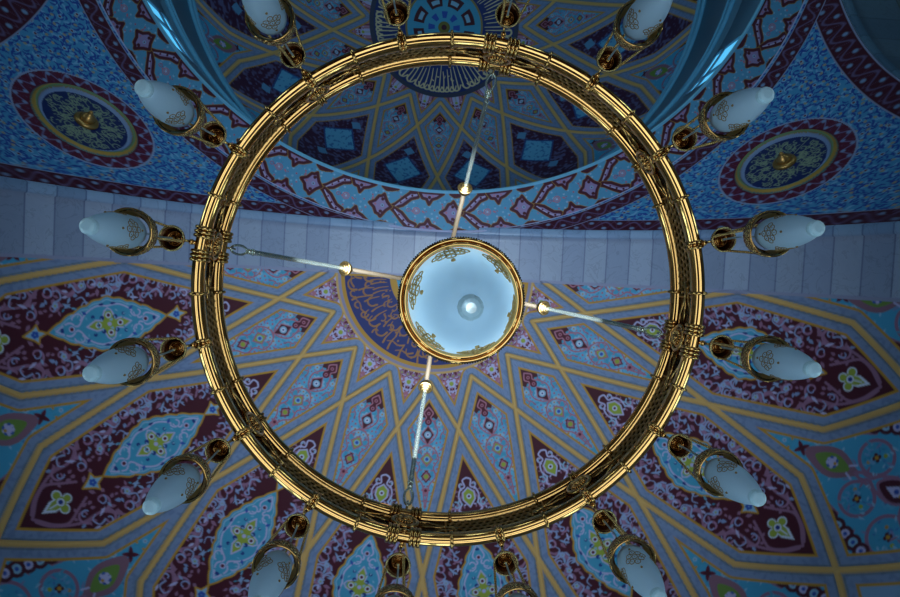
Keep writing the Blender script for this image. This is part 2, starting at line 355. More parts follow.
def script_canvas(s0, s1, W, seed, bg, ink, tall):
    """flowing calligraphic strokes laid along a ring: x runs round the ring, y across it"""
    r = random.Random(seed); cv = Canvas(0, W, s0, s1, 14, bg); H = s1-s0
    rows = (.5,) if tall else (.18, .45, .74)
    for yc in rows:
        x = r.uniform(0, .6)
        while x < W:
            y = s0+H*(yc+r.uniform(-.07, .07)); k = r.random(); w = .26 if tall else .30
            if tall:
                cv.stroke(catmull([(x, s0+H*r.uniform(.06, .16)), (x+.05, s0+H*.5), (x+r.uniform(-.3, .3), s0+H*r.uniform(.74, .95))], 5), .42, ink, .3)
                if k > .35: cv.stroke(catmull([(x-.3, s0+H*.22), (x+.5, s0+H*.08), (x+1.7, s0+H*.10), (x+2.4, s0+H*.24)], 6), .5, ink, .3)
                if k > .6: cv.stroke(spiral(x+.4, s0+H*r.uniform(.4, .7), .8, .25, r.uniform(0, 6), r.uniform(3, 8), 14), .3, ink, .2)
                x += r.uniform(1.15, 1.75)
            else:
                if k < .25: cv.stroke(catmull([(x, y-1.2), (x+.15, y), (x-.1, y+1.5)], 5), w*1.2, ink, w*.7)
                elif k < .6: cv.stroke(catmull([(x-.6, y+.9), (x-.3, y-.1), (x+.6, y-.5), (x+1.4, y-.1), (x+1.7, y+.7)], 6), w*1.3, ink, w*.6)
                elif k < .85: cv.stroke(spiral(x, y, .85, .25, r.uniform(0, 6), r.uniform(4, 9), 16), w, ink, w*.7)
                else: cv.stroke(catmull([(x-1, y+.3), (x, y-.1), (x+1.2, y+.05), (x+2.2, y-.4)], 5), w*1.1, ink, w*.5)
                if r.random() < .5: cv.disc(x+r.uniform(-1, 1), y+r.uniform(-1.2, 1.2), .2, ink)
                x += r.uniform(.9, 1.5)
    return cv

# ------------------------------------------------------------------ grid surfaces
def grid_object(name, P, col, m, closed=False):
    n, k = P.shape[:2]
    me = bpy.data.meshes.new(name); nv = n*k
    idx = np.arange(nv).reshape(n, k)
    if closed: idx = np.concatenate([idx, idx[:, :1]], 1)
    f = np.stack([idx[:-1, :-1], idx[1:, :-1], idx[1:, 1:], idx[:-1, 1:]], -1).reshape(-1, 4)
    me.vertices.add(nv); me.vertices.foreach_set('co', P.reshape(-1).astype(np.float32))
    me.loops.add(f.size); me.loops.foreach_set('vertex_index', f.reshape(-1).astype(np.int32))
    me.polygons.add(len(f)); me.polygons.foreach_set('loop_start', np.arange(0, f.size, 4, dtype=np.int32))
    me.polygons.foreach_set('use_smooth', np.ones(len(f), bool))
    me.update(calc_edges=True)
    if col is not None:
        a = me.color_attributes.new('paint', 'FLOAT_COLOR', 'POINT')
        rgba = np.ones((nv, 4), np.float32); rgba[:, :3] = col.reshape(-1, 3); a.data.foreach_set('color', rgba.reshape(-1))
    me.materials.append(m); me.validate()
    o = bpy.data.objects.new(name, me); C.objects.link(o); return o

def arcs_dist(th, ph, A, B):
    """signed angle (deg) from great circle A-B, and distance to the arc"""
    def v(t, p): return np.array((math.sin(t)*math.cos(p), math.sin(t)*math.sin(p), math.cos(t)))
    a, b = v(math.radians(A[0]), A[1]), v(math.radians(B[0]), B[1]); n = np.cross(a, b); n /= np.linalg.norm(n)
    P = np.stack([np.sin(th)*np.cos(ph), np.sin(th)*np.sin(ph), np.cos(th)], -1)
    sd = np.degrees(np.arcsin(np.clip(P@n, -1, 1)))
    ta, tb = np.cross(n, a), np.cross(b, n)
    inside = ((P@ta) > 0) & ((P@tb) > 0)
    da = np.degrees(np.arccos(np.clip(P@a, -1, 1))); db = np.degrees(np.arccos(np.clip(P@b, -1, 1)))
    return sd, np.where(inside, np.abs(sd), np.minimum(da, db))

def star_dome(th, unit, prm, deep):
    """albedo and relief of the sixteen-fold star vault; th polar angle (rad), unit azimuth in 22.5 degree steps"""
    P0, X1, X2, S, T, END, sx, gw, bw, inset = prm
    un = unit-np.floor(unit); fold = np.minimum(un, 1-un)             # 0 on the kite axis, .5 on the panel axis
    U = math.radians(22.5); ph = fold*U; thd = np.degrees(th)
    segs = [((P0, 0), (X1, .5*U)), ((X1, .5*U), (X2, 0)), ((X2, 0), (S, sx*U)), ((S, sx*U), (T, .5*U)), ((T, .5*U), (END, sx*U))]
    sd = []; d = np.full(th.shape, 1e9)
    for a, b in segs:
        s_, dd = arcs_dist(th, ph, a, b); sd.append(s_); d = np.minimum(d, dd)
    def curve(pts): return np.interp(fold, [p[1] for p in pts], [p[0] for p in pts])
    # cell classes from great-circle sides
    b1 = sd[0]; s1 = np.sign(arcs_dist(np.array([math.radians(P0-3)]), np.array([.25*U]), *segs[0])[0][0])
    below1 = b1*s1 > 0                                                # between disc and first line
    s2 = np.sign(arcs_dist(np.array([math.radians(P0+5)]), np.array([.02]), *segs[1])[0][0]); below2 = sd[1]*s2 > 0
    b3 = curve([(X2, 0), (S, sx), (T, .5)])
    s3 = np.sign(arcs_dist(np.array([math.radians(X2)]), np.array([.4*U]), *segs[2])[0][0]); s4 = np.sign(arcs_dist(np.array([math.radians(S-8)]), np.array([.4*U]), *segs[3])[0][0])
    in3 = np.where(fold < sx, sd[2]*s3 > 0, sd[3]*s4 > 0)
    s5 = np.sign(arcs_dist(np.array([math.radians(T)]), np.array([.1*U]), *segs[4])[0][0]); in4 = sd[4]*s5 > 0
    tri = below1; kite = ~below1 & below2; panel = ~below1 & ~below2 & in3; wedge = ~below1 & ~below2 & ~in3 & in4
    sg = np.sin(th)
    tk = fold*22.5*sg; tp = (.5-fold)*22.5*sg
    col = np.empty(th.shape+(3,)); col[:] = lin('7fa3c8')
    for msk, cv, s_, t_ in ((tri, CV['tri'], thd, tp), (kite, CV['kite'], thd, tk), (panel, CV['panel'], thd, tp), (wedge, CV['wedge'], thd, tk)):
        col[msk] = deep(cv, s_[msk], t_[msk])
    # frame of every cell: thin gilt line, blue-grey band, gilt moulding on the shared edge
    band = d < inset
    tex = vnoise(thd*2.2+fold*9, unit*60., 3.)
    cb = mixc(np.zeros(th.shape+(3,))+np.array(STRIP), np.clip((tex-.45)*3, 0, 1)*.6, STRIPD)
    col[band] = cb[band]
    k = np.clip(1.5-np.abs(d-inset)/bw, 0, 1); col = mixc(col, k, GOLD)
    k = np.clip((gw-d)/.08+.5, 0, 1); col = mixc(col, k, GOLDL)
    k = np.clip(1.5-np.abs(d-gw-.16)/.12, 0, 1)*.5; col = mixc(col, k, lin('5d6a5a'))  # grey-green side shading painted along the gilt moulding
    relief = .035*np.sqrt(np.clip(1-(d/gw)**2, 0, 1))
    return col, relief, d

# ---- the half dome
HX, R0, HZ = .13, 5.0, 5.0
rho = np.concatenate([np.linspace(.002, .05, 14)[:-1], np.linspace(.05, .97, 760), np.linspace(.97, 1, 6)[1:]])
th = 2*np.arctan(rho); un = np.linspace(0, 8, 1100)
TH, UN = np.meshgrid(th, un, indexing='ij')
col, rel, dd = star_dome(TH, UN, (19.9, 28.6, 53.0, 69.7, 79.9, 90, .16, .40, .17, 1.75), lambda cv, s, t: cv.sample(s, t))
thd = np.degrees(TH)
ar = 8*22.5-UN*22.5
cs = script_canvas(0, 8.6, 60, 11, lin('10246a'), lin('9a6a34'), False)
x = UN*22.5*.27
disc = cs.sample(x % 59, 16.6-thd)
m = thd < 18.3; col[m] = np.array(GOLDL)*.9; rel[m] = 0
g = thd < 17.9; col[g] = lin('8d86a0')
g = thd < 17.3; col[g] = GOLD
g = thd < 16.7; col[g] = disc[g]
g = thd < 8.4; col[g] = GOLD
g = thd < 7.2; col[g] = SKY
rr = R0-rel; a = UN*math.radians(22.5)
# gilt border that follows the cut edge on the front plane, over the disc only
edge = R0*np.sin(TH)*np.sin(a)
g = (edge < .07) & (thd < 17); col[g] = GOLD
g = (edge < .035); col[g] = lin('8d93b0')
P = np.stack([HX+rr*np.sin(TH)*np.cos(a), rr*np.sin(TH)*np.sin(a), CAMZ+HZ+rr*np.cos(TH)], -1)
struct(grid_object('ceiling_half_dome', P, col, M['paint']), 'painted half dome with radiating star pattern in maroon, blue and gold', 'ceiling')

# ---- main dome
DX, DY, RING = .13, -6.85, 9.92
ro, ri = 6.13, 5.49
CZ, CR = 11.46, 5.79
un2 = np.linspace(-8, 8, 1601); th2 = np.radians(np.linspace(.1, 71.6, 400))
TH, UN = np.meshgrid(th2, un2, indexing='ij')
def deepdome(cv, s, t): return cv.sample(s, t)
prm = (22.0, 30.8, 50.0, 62.0, 74.5, 88, .17, .42, .19, 1.85)
# stretch the same cell paintings to the shallower net of this dome
lut_s = [22.0, 30.8, 50.0, 62.0, 74.5]; lut_d = [19.9, 28.6, 53.0, 69.7, 79.9]
col, rel, dd = star_dome(TH, UN, prm, lambda cv, s, t: cv.sample(np.interp(s, lut_s, lut_d), t))
thd = np.degrees(TH); un_ = UN-np.floor(UN); fold = np.minimum(un_, 1-un_); tp = (.5-fold)*22.5*np.sin(TH)
# the panels here carry a plain blue lozenge on a small-flowered ground
loz = np.abs(thd-49.3)/6.2+tp/4.6
pan = (thd > 34) & (thd < 66) & (dd > 2.0) & (fold > .12)
fl = vnoise(thd*1.7, UN*34, 5.)
own = pan & (np.interp(thd, [30, 35, 50, 62, 70], [0, 1, 1, 1, 0]) > .5)
b2 = np.interp(fold, [0, .5], [50, 30.8]); b3 = np.interp(fold, [0, .17, .5], [50, 62, 74.5])
own = (thd > b2) & (thd < b3) & (dd > 1.9)
bgp = mixc(np.zeros(TH.shape+(3,))+np.array(lin('3d1a38')), np.clip((fl-.5)*4, 0, 1)*.6, lin('6b6f9e'))
col[own] = bgp[own]
k = own & (loz < 1.0); col[k] = lin('5fa6cc'); k = own & (np.abs(loz-1.0) < .06); col[k] = lin('2f4a86')
k = own & (loz < .95) & (fl > .72); col[k] = lin('3878b0')
for c0 in (41.0, 57.6):
    k = own & (np.abs(thd-c0)/1.6+tp/1.5 < 1); col[k] = lin('5a8fb8')
x = (UN+5)*22.5*.34
cs = script_canvas(0, 8.8, 90, 21, lin('1c2f6e'), lin('d2c29a'), True)
dsc = cs.sample(x % 89, 19.2-thd)
m = thd < 20.4; col[m] = lin('3a3f55'); rel[m] = 0
g = thd < 19.2; col[g] = dsc[g]
g = thd < 10.6; col[g] = lin('8d7a46')
star = 9.9*np.ones(TH.shape)
g = thd < 10.0; col[g] = SKY
q = UN*22.5; pet = np.abs(np.sin(np.radians(q*4)))
g = (thd < 8.4) & (thd > 5.6) & (pet > .45); col[g] = MARD
g = (thd < 7.4) & (thd > 6.2) & (pet > .8); col[g] = SKYL
g = (thd < 4.4) & (thd > 2.6) & (pet < .7); col[g] = BLUE
g = thd < 1.7; col[g] = lin('6f6a2c')
g = thd < .7; col[g] = MARD
a = UN*math.radians(22.5); rr = CR-rel
P = np.stack([DX+rr*np.sin(TH)*np.sin(a), DY+rr*np.sin(TH)*np.cos(a), CAMZ+CZ+rr*np.cos(TH)], -1)
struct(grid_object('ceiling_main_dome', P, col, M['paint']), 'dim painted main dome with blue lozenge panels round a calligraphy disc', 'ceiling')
# ---- ring band under the drum (flat ornamented soffit)
per = 32
aa = np.linspace(0, 2*PI, 4200)[:-1]; bb = np.linspace(0, 1, 76)
B, A = np.meshgrid(bb, aa, indexing='ij')
KX = 3.75                                # one repeat is 3.75 half-widths long
def ring_tile():
    cv = Canvas(-.2, KX+.2, -1.02, 1.02, 90, lin('4d8fb6'))
    r = random.Random(4)
    for k in range(120): flower(cv, r.uniform(0, KX), r.uniform(-.9, .9), .05, r.choice([PINK, SKYL, TEAL, SKYL, lin('3f7fae')]), r.choice([MAR, PINK, TEAL]))
    def shape(p, fill=lin('8a7aa6')):
        p = [(x*KX, y) for x, y in p]
        cv.stroke(list(p)+[p[0]], .22, lin('8f6a26')); cv.poly(p, fill); cv.stroke(list(p)+[p[0]], .155, MARD)
    def dot(x, y, R, c): cv.disc(x*KX, y, R, c)
    for dx in (-1, 0, 1):
        for sg in (-1, 1):
            shape([(dx+.28, .0), (dx+.36, .22*sg), (dx+.47, .66*sg), (dx+.55, .95*sg), (dx+.70, .97*sg), (dx+.66, .74*sg), (dx+.57, .62*sg), (dx+.46, .20*sg), (dx+.36, .02*sg)])
            cv.stroke(catmull([((dx+.36)*KX, .10*sg), ((dx+.45)*KX, .46*sg), ((dx+.54)*KX, .74*sg), ((dx+.64)*KX, .88*sg)], 5), .05, lin('a9a6cf'))
            dot(dx+.50, .60*sg, .06, MARD); dot(dx+.58, .80*sg, .06, MARD); dot(dx+.43, .34*sg, .05, MAR)
            shape([(dx+.68, 1.04*sg), (dx+.73, .74*sg), (dx+.79, .70*sg), (dx+.83, .42*sg), (dx+.87, .70*sg), (dx+.94, .80*sg), (dx+1.03, 1.04*sg)])
            dot(dx+.83, .80*sg, .09, MARD); dot(dx+.78, .88*sg, .05, PINK); dot(dx+.88, .88*sg, .05, PINK)
            shape([(dx+.14, 1.04*sg), (dx+.2, .90*sg), (dx+.27, .93*sg), (dx+.36, 1.04*sg)], lin('8a5a78'))
        shape([(dx+.0, 0), (dx+.07, .18), (dx+.11, .46), (dx+.15, .50), (dx+.18, .62), (dx+.21, .40), (dx+.24, .22), (dx+.30, 0), (dx+.24, -.22), (dx+.21, -.40), (dx+.18, -.62), (dx+.15, -.50), (dx+.11, -.46), (dx+.07, -.18)])
        dot(dx+.17, .34, .09, MARD); dot(dx+.17, -.34, .09, MARD); dot(dx+.08, 0, .06, PINK); dot(dx+.18, 0, .09, lin('7fa6cc')); dot(dx+.18, 0, .04, MAR)
        for rr in (.17, .08): cv.ring((dx+.66)*KX, 0, rr, .05, PINK)
        cv.disc((dx+.66)*KX, 0, .06, SKYL); cv.ring((dx+.55)*KX, 0, .09, .05, MAUVE); dot(dx+.75, 0, .05, PINK); dot(dx+.80, .0, .04, MAUVE)
    return cv
rt = ring_tile()
col = rt.sample(((A*per/(2*PI)-.03) % 1)*KX, np.clip((B-.53)/.44, -1, 1))
col[B > .955] = lin('b0b2d6'); col[B < .06] = lin('6fb4d8')
Rr = ri+(ro+.02-ri)*B
P = np.stack([DX+Rr*np.sin(A), DY+Rr*np.cos(A), CAMZ+RING-.0*B], -1)
struct(grid_object('trim_ornament_ring', P, col, M['paint'], True), 'ornamental ring band of zigzag lozenges round the dome opening', 'trim')
mb = MB(); mb.torus((DX, DY, CAMZ+RING), (0, 0, 1), ro+.005, .02, 240, 8)
struct(mb.build('trim_ring_moulding', mat('pale_lilac_moulding', lin('a9aed2'), .5)), 'thin pale moulding along the outer edge of the ring band', 'trim')
mb = MB(); mb.lathe([(ri+.01, -.02), (ri-.012, -.005), (ri-.012, .03), (ri+.012, .05)], 200, c=(DX, DY, CAMZ+RING))
struct(mb.build('trim_cornice', mat('blue_cornice', lin('7cc0de'), .35)), 'light blue cornice along the inner edge of the ring band', 'trim')

# ---- drum with its windows
DR = 5.50; DZ0, DZ1 = RING+.1, CZ+CR*math.cos(math.radians(71.6))
NW = 16
def arc_wall(r, a0, a1, z0, z1, n, t=.12):
    mb = MB(); rows = []
    for (rr, z) in ((r, z0), (r, z1), (r+t, z1), (r+t, z0), (r, z0)):
        rows.append([(DX+rr*math.sin(a0+(a1-a0)*k/n), DY+rr*math.cos(a0+(a1-a0)*k/n), CAMZ+z) for k in range(n+1)])
    mb.rings(rows, False, False); return mb
w0, w1 = DZ0-.02, DZ0+.95
mb = MB()
for z0, z1 in ((DZ0, w0), (w1, DZ1+.05)):
    q = arc_wall(DR, 0, 2*PI, z0, z1, 192); mb.add(q.v, q.f, True)
for i in range(NW):
    a0 = (i+.5+.22)*2*PI/NW; a1 = (i+.5+.78)*2*PI/NW
    q = arc_wall(DR, a0, a1, w0, w1, 10); mb.add(q.v, q.f, True)
struct(mb.build('wall_drum', M['plaster']), 'drum wall under the main dome pierced by windows', 'wall')
for zz, rr in ((DZ0+1.35, .05), (DZ0+1.6, .03), (DZ1-.3, .06), (DZ1-.02, .05)):
    mb = MB(); mb.torus((DX, DY, CAMZ+zz), (0, 0, 1), DR-.02, rr, 160, 8)
    struct(mb.build('trim_drum_moulding', mat('drum_moulding', lin('5fa8cc'), .35)), 'blue moulding running round the drum', 'trim')
for i in range(NW):
    am = (i+.5)*2*PI/NW; s = math.sin(am); c = math.cos(am)
    if not (c > -.75): continue
    hw = .22*2*PI/NW
    mb = MB()
    for u in (-1, -.25, 1): 
        b = am+u*hw; mb.box((DX+(DR+.015)*math.sin(b), DY+(DR+.015)*math.cos(b), CAMZ+(w0+w1)/2), (.02, .02, (w1-w0)/2), np.array([[math.cos(b), math.sin(b), 0], [-math.sin(b), math.cos(b), 0], [0, 0, 1]]))
    for k in (0, 2, 3):
        z = w0+(w1-w0)*k/3; mb.tube([(DX+(DR+.015)*math.sin(am+u*hw), DY+(DR+.015)*math.cos(am+u*hw), CAMZ+z) for u in np.linspace(-1, 1, 5)], .022, 6)
    f = mb.build('window_%d' % (i+1), M['frame']); struct(f, 'tall drum window with dark frame and daylit panes', 'window')
    mb = MB(); q = arc_wall(DR+.03, am-hw, am+hw, w0, w1, 4, .02); mb.add(q.v, q.f, False); mb.build('pane', M['pane'], f)

# ---- pendentives
a_sq = 6.05; RP2 = a_sq**2+25; RP = math.sqrt(RP2)
def pendentive(sx):
    na, nt = 820, 470
    al = np.linspace(0.012, PI/2-.012, na); t = np.linspace(0, 1, nt)
    AL, Tt = np.meshgrid(al, t, indexing='ij')
    rmax = np.minimum(a_sq/np.maximum(np.cos(AL), np.sin(AL)), RP*.9995)
    rmax = np.maximum(rmax, ro+.002)
    r = ro+(rmax-ro)*Tt
    X = r*np.sin(AL); Y = r*np.cos(AL); Z = np.sqrt(np.maximum(RP2-r*r, .01))
    d_ring = RP*(np.arcsin(r/RP)-math.asin(ro/RP)); d_f = RP*(math.asin(a_sq/RP)-np.arcsin(np.minimum(Y/RP, 1))); d_s = RP*(math.asin(a_sq/RP)-np.arcsin(np.minimum(X/RP, 1)))
    # local tangent frame at the medallion
    mt, ma = math.radians(62.65), math.radians(44.1); n0 = np.array((math.sin(mt)*math.sin(ma), math.sin(mt)*math.cos(ma), math.cos(mt)))
    Pn = np.stack([X, Y, Z], -1)/RP; dm = np.degrees(np.arccos(np.clip(Pn@n0, -1, 1)))*1.035
    e_th = np.array((math.cos(mt)*math.sin(ma), math.cos(mt)*math.cos(ma), -math.sin(mt))); e_ph = np.array((math.cos(ma), -math.sin(ma), 0))
    mu = np.degrees(Pn@e_th); mv = np.degrees(Pn@e_ph); ang = np.arctan2(mv, mu)
    # field: small arabesque on light blue
    p, q = mu*1.0, mv*1.0
    n3 = vnoise(p*.6, q*.6, 6.)
    col = np.zeros(X.shape+(3,))+np.array(lin('4893c2'))
    def leaves(col, cell, seed, L, W, colour, keep):
        gx, gy = p/cell, q/cell; ix, iy = np.floor(gx), np.floor(gy); best = np.full(X.shape, 9.)
        for dx in (-1, 0, 1):
            for dy in (-1, 0, 1):
                jx, jy = ix+dx, iy+dy; cx = jx+.15+.7*hsh(jx, jy, seed); cy = jy+.15+.7*hsh(jx, jy, seed+1); t = hsh(jx, jy, seed+2)*2*PI
                ux, uy = gx-cx, gy-cy; al = ux*np.cos(t)+uy*np.sin(t); ac = -ux*np.sin(t)+uy*np.cos(t)+.9*al*al*np.where(hsh(jx, jy, seed+4) > .5, 1, -1)
                d = np.hypot(al/L, ac/W); best = np.minimum(best, np.where(hsh(jx, jy, seed+3) < keep, d, 9.))
        return mixc(col, np.clip((1-best)*5, 0, 1), colour)
    col = leaves(col, .95, 61., .55, .16, lin('7aaed4'), .8)
    col = leaves(col, .62, 11., .60, .20, lin('1f429c'), .80)
    col = leaves(col, .70, 31., .55, .17, lin('23479f'), .75)
    col = leaves(col, 1.0, 51., .22, .17, lin('a5987e'), .6)
    fx, fy = p/1.9, q/1.9; ix, iy = np.floor(fx), np.floor(fy)
    dd_ = np.hypot(fx-ix-.25-.5*hsh(ix, iy, 1.), fy-iy-.25-.5*hsh(ix, iy, 2.))
    col = mixc(col, np.clip((.15-dd_)*20, 0, 1), lin('8fb4d2')); col = mixc(col, np.clip((.09-dd_)*30, 0, 1), lin('6a2236'))
    # maroon borders with pale scrolls
    def border(col, d, s, w):
        m_ = (d < w) & (d > .0)
        u = s/.42; wv = .5+.3*np.sin(u*2*PI); y = d/w
        c = np.zeros(d.shape+(3,))+np.array(MARD)
        c = mixc(c, np.clip((.10-np.abs(y-wv))*9, 0, 1), lin('6f6088'))
        c = mixc(c, np.clip((.07-np.abs(y-.5-.36*np.sin(u*4*PI+1)))*12, 0, 1)*.7, lin('6f5a80'))
        k = np.hypot((u*2-np.floor(u*2)-.5)*.62, y-np.where(np.floor(u*2) % 2 > 0, .70, .30))
        c = mixc(c, np.clip((.135-k)*14, 0, 1), lin('7d97bd'))
        e_ = np.maximum(np.clip((.07-y)*30, 0, 1), np.clip((y-.93)*30, 0, 1)); c = mixc(c, e_, lin('8f93b4'))
        col[m_] = c[m_]; return col
    col = border(col, d_f, 5*np.arctan2(X, Z), .30); col = border(col, d_s, 5*np.arctan2(Y, Z), .40); col = border(col, d_ring-.03, AL*6.2, .30)
    # medallion
    u = ang/(2*PI)*20
    k = dm < 6.8; c = np.zeros(X.shape+(3,))+np.array(lin('5c1430'))
    y = (dm-5)/1.8; wv = .5+.28*np.sin(u*2*PI); c = mixc(c, np.clip((.12-np.abs(y-wv))*9, 0, 1), lin('7d78a4')); c = mixc(c, np.clip((.07-np.abs(y-.5-.34*np.sin(u*4*PI+1)))*10, 0, 1)*.8, lin('62527c'))
    kk = np.hypot((u*2-np.floor(u*2)-.5)*.6, y-np.where(np.floor(u*2) % 2 > 0, .28, .72)); c = mixc(c, np.clip((.17-kk)*12, 0, 1), lin('7d93bc'))
    c[(dm > 6.6)] = lin('8f9cc0'); col[k] = c[k]
    k = dm < 5.05; col[k] = lin('4f6f72'); k = dm < 4.95; col[k] = lin('a8883e'); k = dm < 4.70; col[k] = lin('6b8a66'); k = dm < 4.5; col[k] = lin('8c7c48'); k = dm < 4.42; col[k] = lin('7f93b8'); k = dm < 4.02; col[k] = lin('14255e')
    cv = Canvas(-4, 4, -4, 4, 42, lin('14255e')); r_ = random.Random(31); ink = lin('8a9a80')
    for i in range(130):
        R_ = math.sqrt(r_.uniform(1.3, 13.5)); t_ = r_.uniform(0, 2*PI); x0, y0 = R_*math.cos(t_), R_*math.sin(t_)
        cv.stroke(spiral(x0, y0, r_.uniform(.25, .5), .1, r_.uniform(0, 6), r_.uniform(-6, 6), 12), .12, ink, .07)
    for i in range(30):
        t_ = 2*PI*i/30+r_.uniform(-.08, .08); r1 = r_.uniform(1.3, 1.8); r2 = r_.uniform(2.6, 3.6); b_ = r_.uniform(-.25, .25)
        cv.stroke(catmull([(r1*math.cos(t_), r1*math.sin(t_)), (.5*(r1+r2)*math.cos(t_+b_), .5*(r1+r2)*math.sin(t_+b_)), (r2*math.cos(t_), r2*math.sin(t_))], 5), .12, ink, .07)
    k = dm < 3.9; s_ = cv.sample(sx*mv, mu); col[k] = s_[k]
    rel = np.where((dm < 5.05) & (dm > 4.28), .05*np.sin((dm-4.28)/.77*PI), 0)
    f = 1-rel/RP
    P = np.stack([DX+sx*X*f, DY+Y*f, CAMZ+5+Z*f], -1)
    o = grid_object('pendentive', P, col, M['paint'])
    struct(o, 'blue arabesque pendentive with round medallion, %s of the ring' % ('right' if sx > 0 else 'left'), 'ceiling')
    # gilt boss in the middle of the medallion
    c = np.array((DX+sx*RP*n0[0], DY+RP*n0[1], CAMZ+5+RP*n0[2])); nn = -np.array((sx*n0[0], n0[1], n0[2]))
    t = thing('medallion_boss', tuple(c), 'gilt boss with pointed tip at the centre of the %s pendentive medallion' % ('right' if sx > 0 else 'left'), 'boss', 'gilt bosses on the pendentives')
    import mathutils
    t.rotation_mode = 'QUATERNION'; t.rotation_quaternion = mathutils.Vector((0, 0, 1)).rotation_difference(mathutils.Vector(nn))
    mb = MB(); mb.lathe([(.14, -.01), (.155, .01), (.15, .04), (.12, .055), (.085, .05), (.08, .04)], 40); mb.build('dish', M['boss'], t)
    mb = MB(); mb.lathe([(.085, .035), (.09, .07), (.075, .11), (.045, .14), (.03, .155), (.032, .17), (.02, .19), (.0005, .205)], 32); mb.build('tip', M['boss'], t)
for sx in (-1, 1): pendentive(sx)

# ---- marble voussoirs of the great arch (one mesh, the joints are surface pattern)
def soffit(name, map_, depth, label, step=.0683, a_max=1.54, toff=0., tones=('94a3bd', '8797b4'), jt='6c7a9a'):
    nj = int(2*a_max/step)+1; cols = []; pts = []
    angs = []; cl = []
    r = random.Random(8)
    base = [lin(t) for t in tones]
    k0 = -(nj//2)
    for j in range(nj):
        a0 = (k0+j-.5)*step+toff; tone = base[j % 2]; f = r.uniform(.92, 1.05); tone = tuple(c*f for c in tone)
        for u, c in ((.0, lin(jt)), (.025, lin(jt)), (.04, tone), (.3, tone), (.6, tone), (.965, tone), (.985, lin(jt))):
            angs.append(a0+u*step); cl.append(c)
    angs = np.array(angs); cl = np.array(cl)
    ys = np.array([0, .02, .04, .3, .6, depth-.14, depth-.13, depth-.11, depth-.02, depth])
    rs = np.array([0, 0, 0, 0, 0, 0, .03, .035, .035, .0])
    Pm = np.empty((len(angs), len(ys), 3)); Cm = np.empty(Pm.shape)
    for i, a_ in enumerate(angs):
        for k, (y, q) in enumerate(zip(ys, rs)):
            Pm[i, k] = map_((R0-q)*math.sin(a_), y, HZ+(R0-q)*math.cos(a_))
            Cm[i, k] = cl[i] if k not in (0,) else lin('8990b4')
            if k >= 6: Cm[i, k] = np.array(cl[i])*(.82, .98, 1.06)
    return struct(grid_object(name, Pm, Cm, M['marble']), label, 'arch')
soffit('arch_soffit', lambda u, v, w: (HX+u, -v, CAMZ+w), .82, 'band of grey marble voussoirs under the great arch', toff=.03)
for sx in (-1, 1):
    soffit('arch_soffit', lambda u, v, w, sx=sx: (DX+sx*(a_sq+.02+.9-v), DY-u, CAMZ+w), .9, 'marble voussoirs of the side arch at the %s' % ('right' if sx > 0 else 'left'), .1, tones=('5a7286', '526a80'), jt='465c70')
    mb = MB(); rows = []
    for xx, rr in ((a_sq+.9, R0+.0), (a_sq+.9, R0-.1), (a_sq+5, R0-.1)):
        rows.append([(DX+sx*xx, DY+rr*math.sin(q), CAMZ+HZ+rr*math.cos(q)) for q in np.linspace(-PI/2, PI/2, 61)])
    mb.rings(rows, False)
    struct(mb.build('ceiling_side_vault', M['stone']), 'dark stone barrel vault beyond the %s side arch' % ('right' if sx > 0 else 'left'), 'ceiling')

# ---- lower room: apse wall, floor
mb = MB(); rows = []
for z in (0, CAMZ+HZ): rows.append([(HX+R0*math.cos(q), R0*math.sin(q), z) for q in np.linspace(0, PI, 61)])
mb.rings(rows, False); struct(mb.build('wall_back', M['wall']), 'plain apse wall below the half dome', 'wall')
mb = MB(); mb.box((0, -5.5, -.05), (9.7, 11, .05)); struct(mb.build('floor', M['floor']), 'dark red carpeted prayer hall floor', 'floor')
wn = [100]
def added_window(c, right, w, h, label):
    """tall daylit window: frame with glazing bars, pane behind it; c is the sill centre, right the wall direction"""
    right = np.array(right, float); up = np.array((0, 0, 1.)); nrm = np.cross(right, up); R = np.stack([right, nrm, up], 1); c = np.array(c, float)
    mb = MB()
    for u in (-1, 0, 1): mb.box(c+right*u*w/2+up*h/2, (.05, .06, h/2+.05), R)
    for v in (0, .33, .66, 1): mb.box(c+up*h*v, (w/2, .06, .04), R)
    f = struct(mb.build('window_%d' % wn[0], M['frame']), label, 'window'); wn[0] += 1
    mb = MB(); mb.box(c+up*h/2, (w/2, .012, h/2), R); mb.build('pane', M['day'], f)
for q in (22, 56, 90, 124, 158):
    t = math.radians(q); added_window((HX+4.93*math.cos(t), 4.93*math.sin(t), 1.3), (-math.sin(t), math.cos(t), 0), .8, 2.5, 'tall daylit window in the apse wall')
for sx, nm in ((-1, 'left'), (1, 'right')):
    mb = MB(); mb.box((sx*9.6, -8.6, 3.6), (.1, 7.7, 3.6)); struct(mb.build('wall_'+nm, M['wall']), 'plain hall side wall', 'wall')
    for y in (-2.6, -6.4, -10.2): added_window((sx*9.48, y, 1.4), (0, sx, 0), 1.2, 3.0, 'tall daylit window in the %s hall wall' % nm)
mb = MB(); mb.box((0, -16.4, 3.6), (9.7, .1, 3.6)); struct(mb.build('wall_front', M['wall']), 'plain hall entrance wall', 'wall')
for x in (-5.4, -1.8, 1.8, 5.4): added_window((x, -16.28, 1.4), (-1, 0, 0), 1.2, 3.0, 'tall daylit window in the entrance wall')

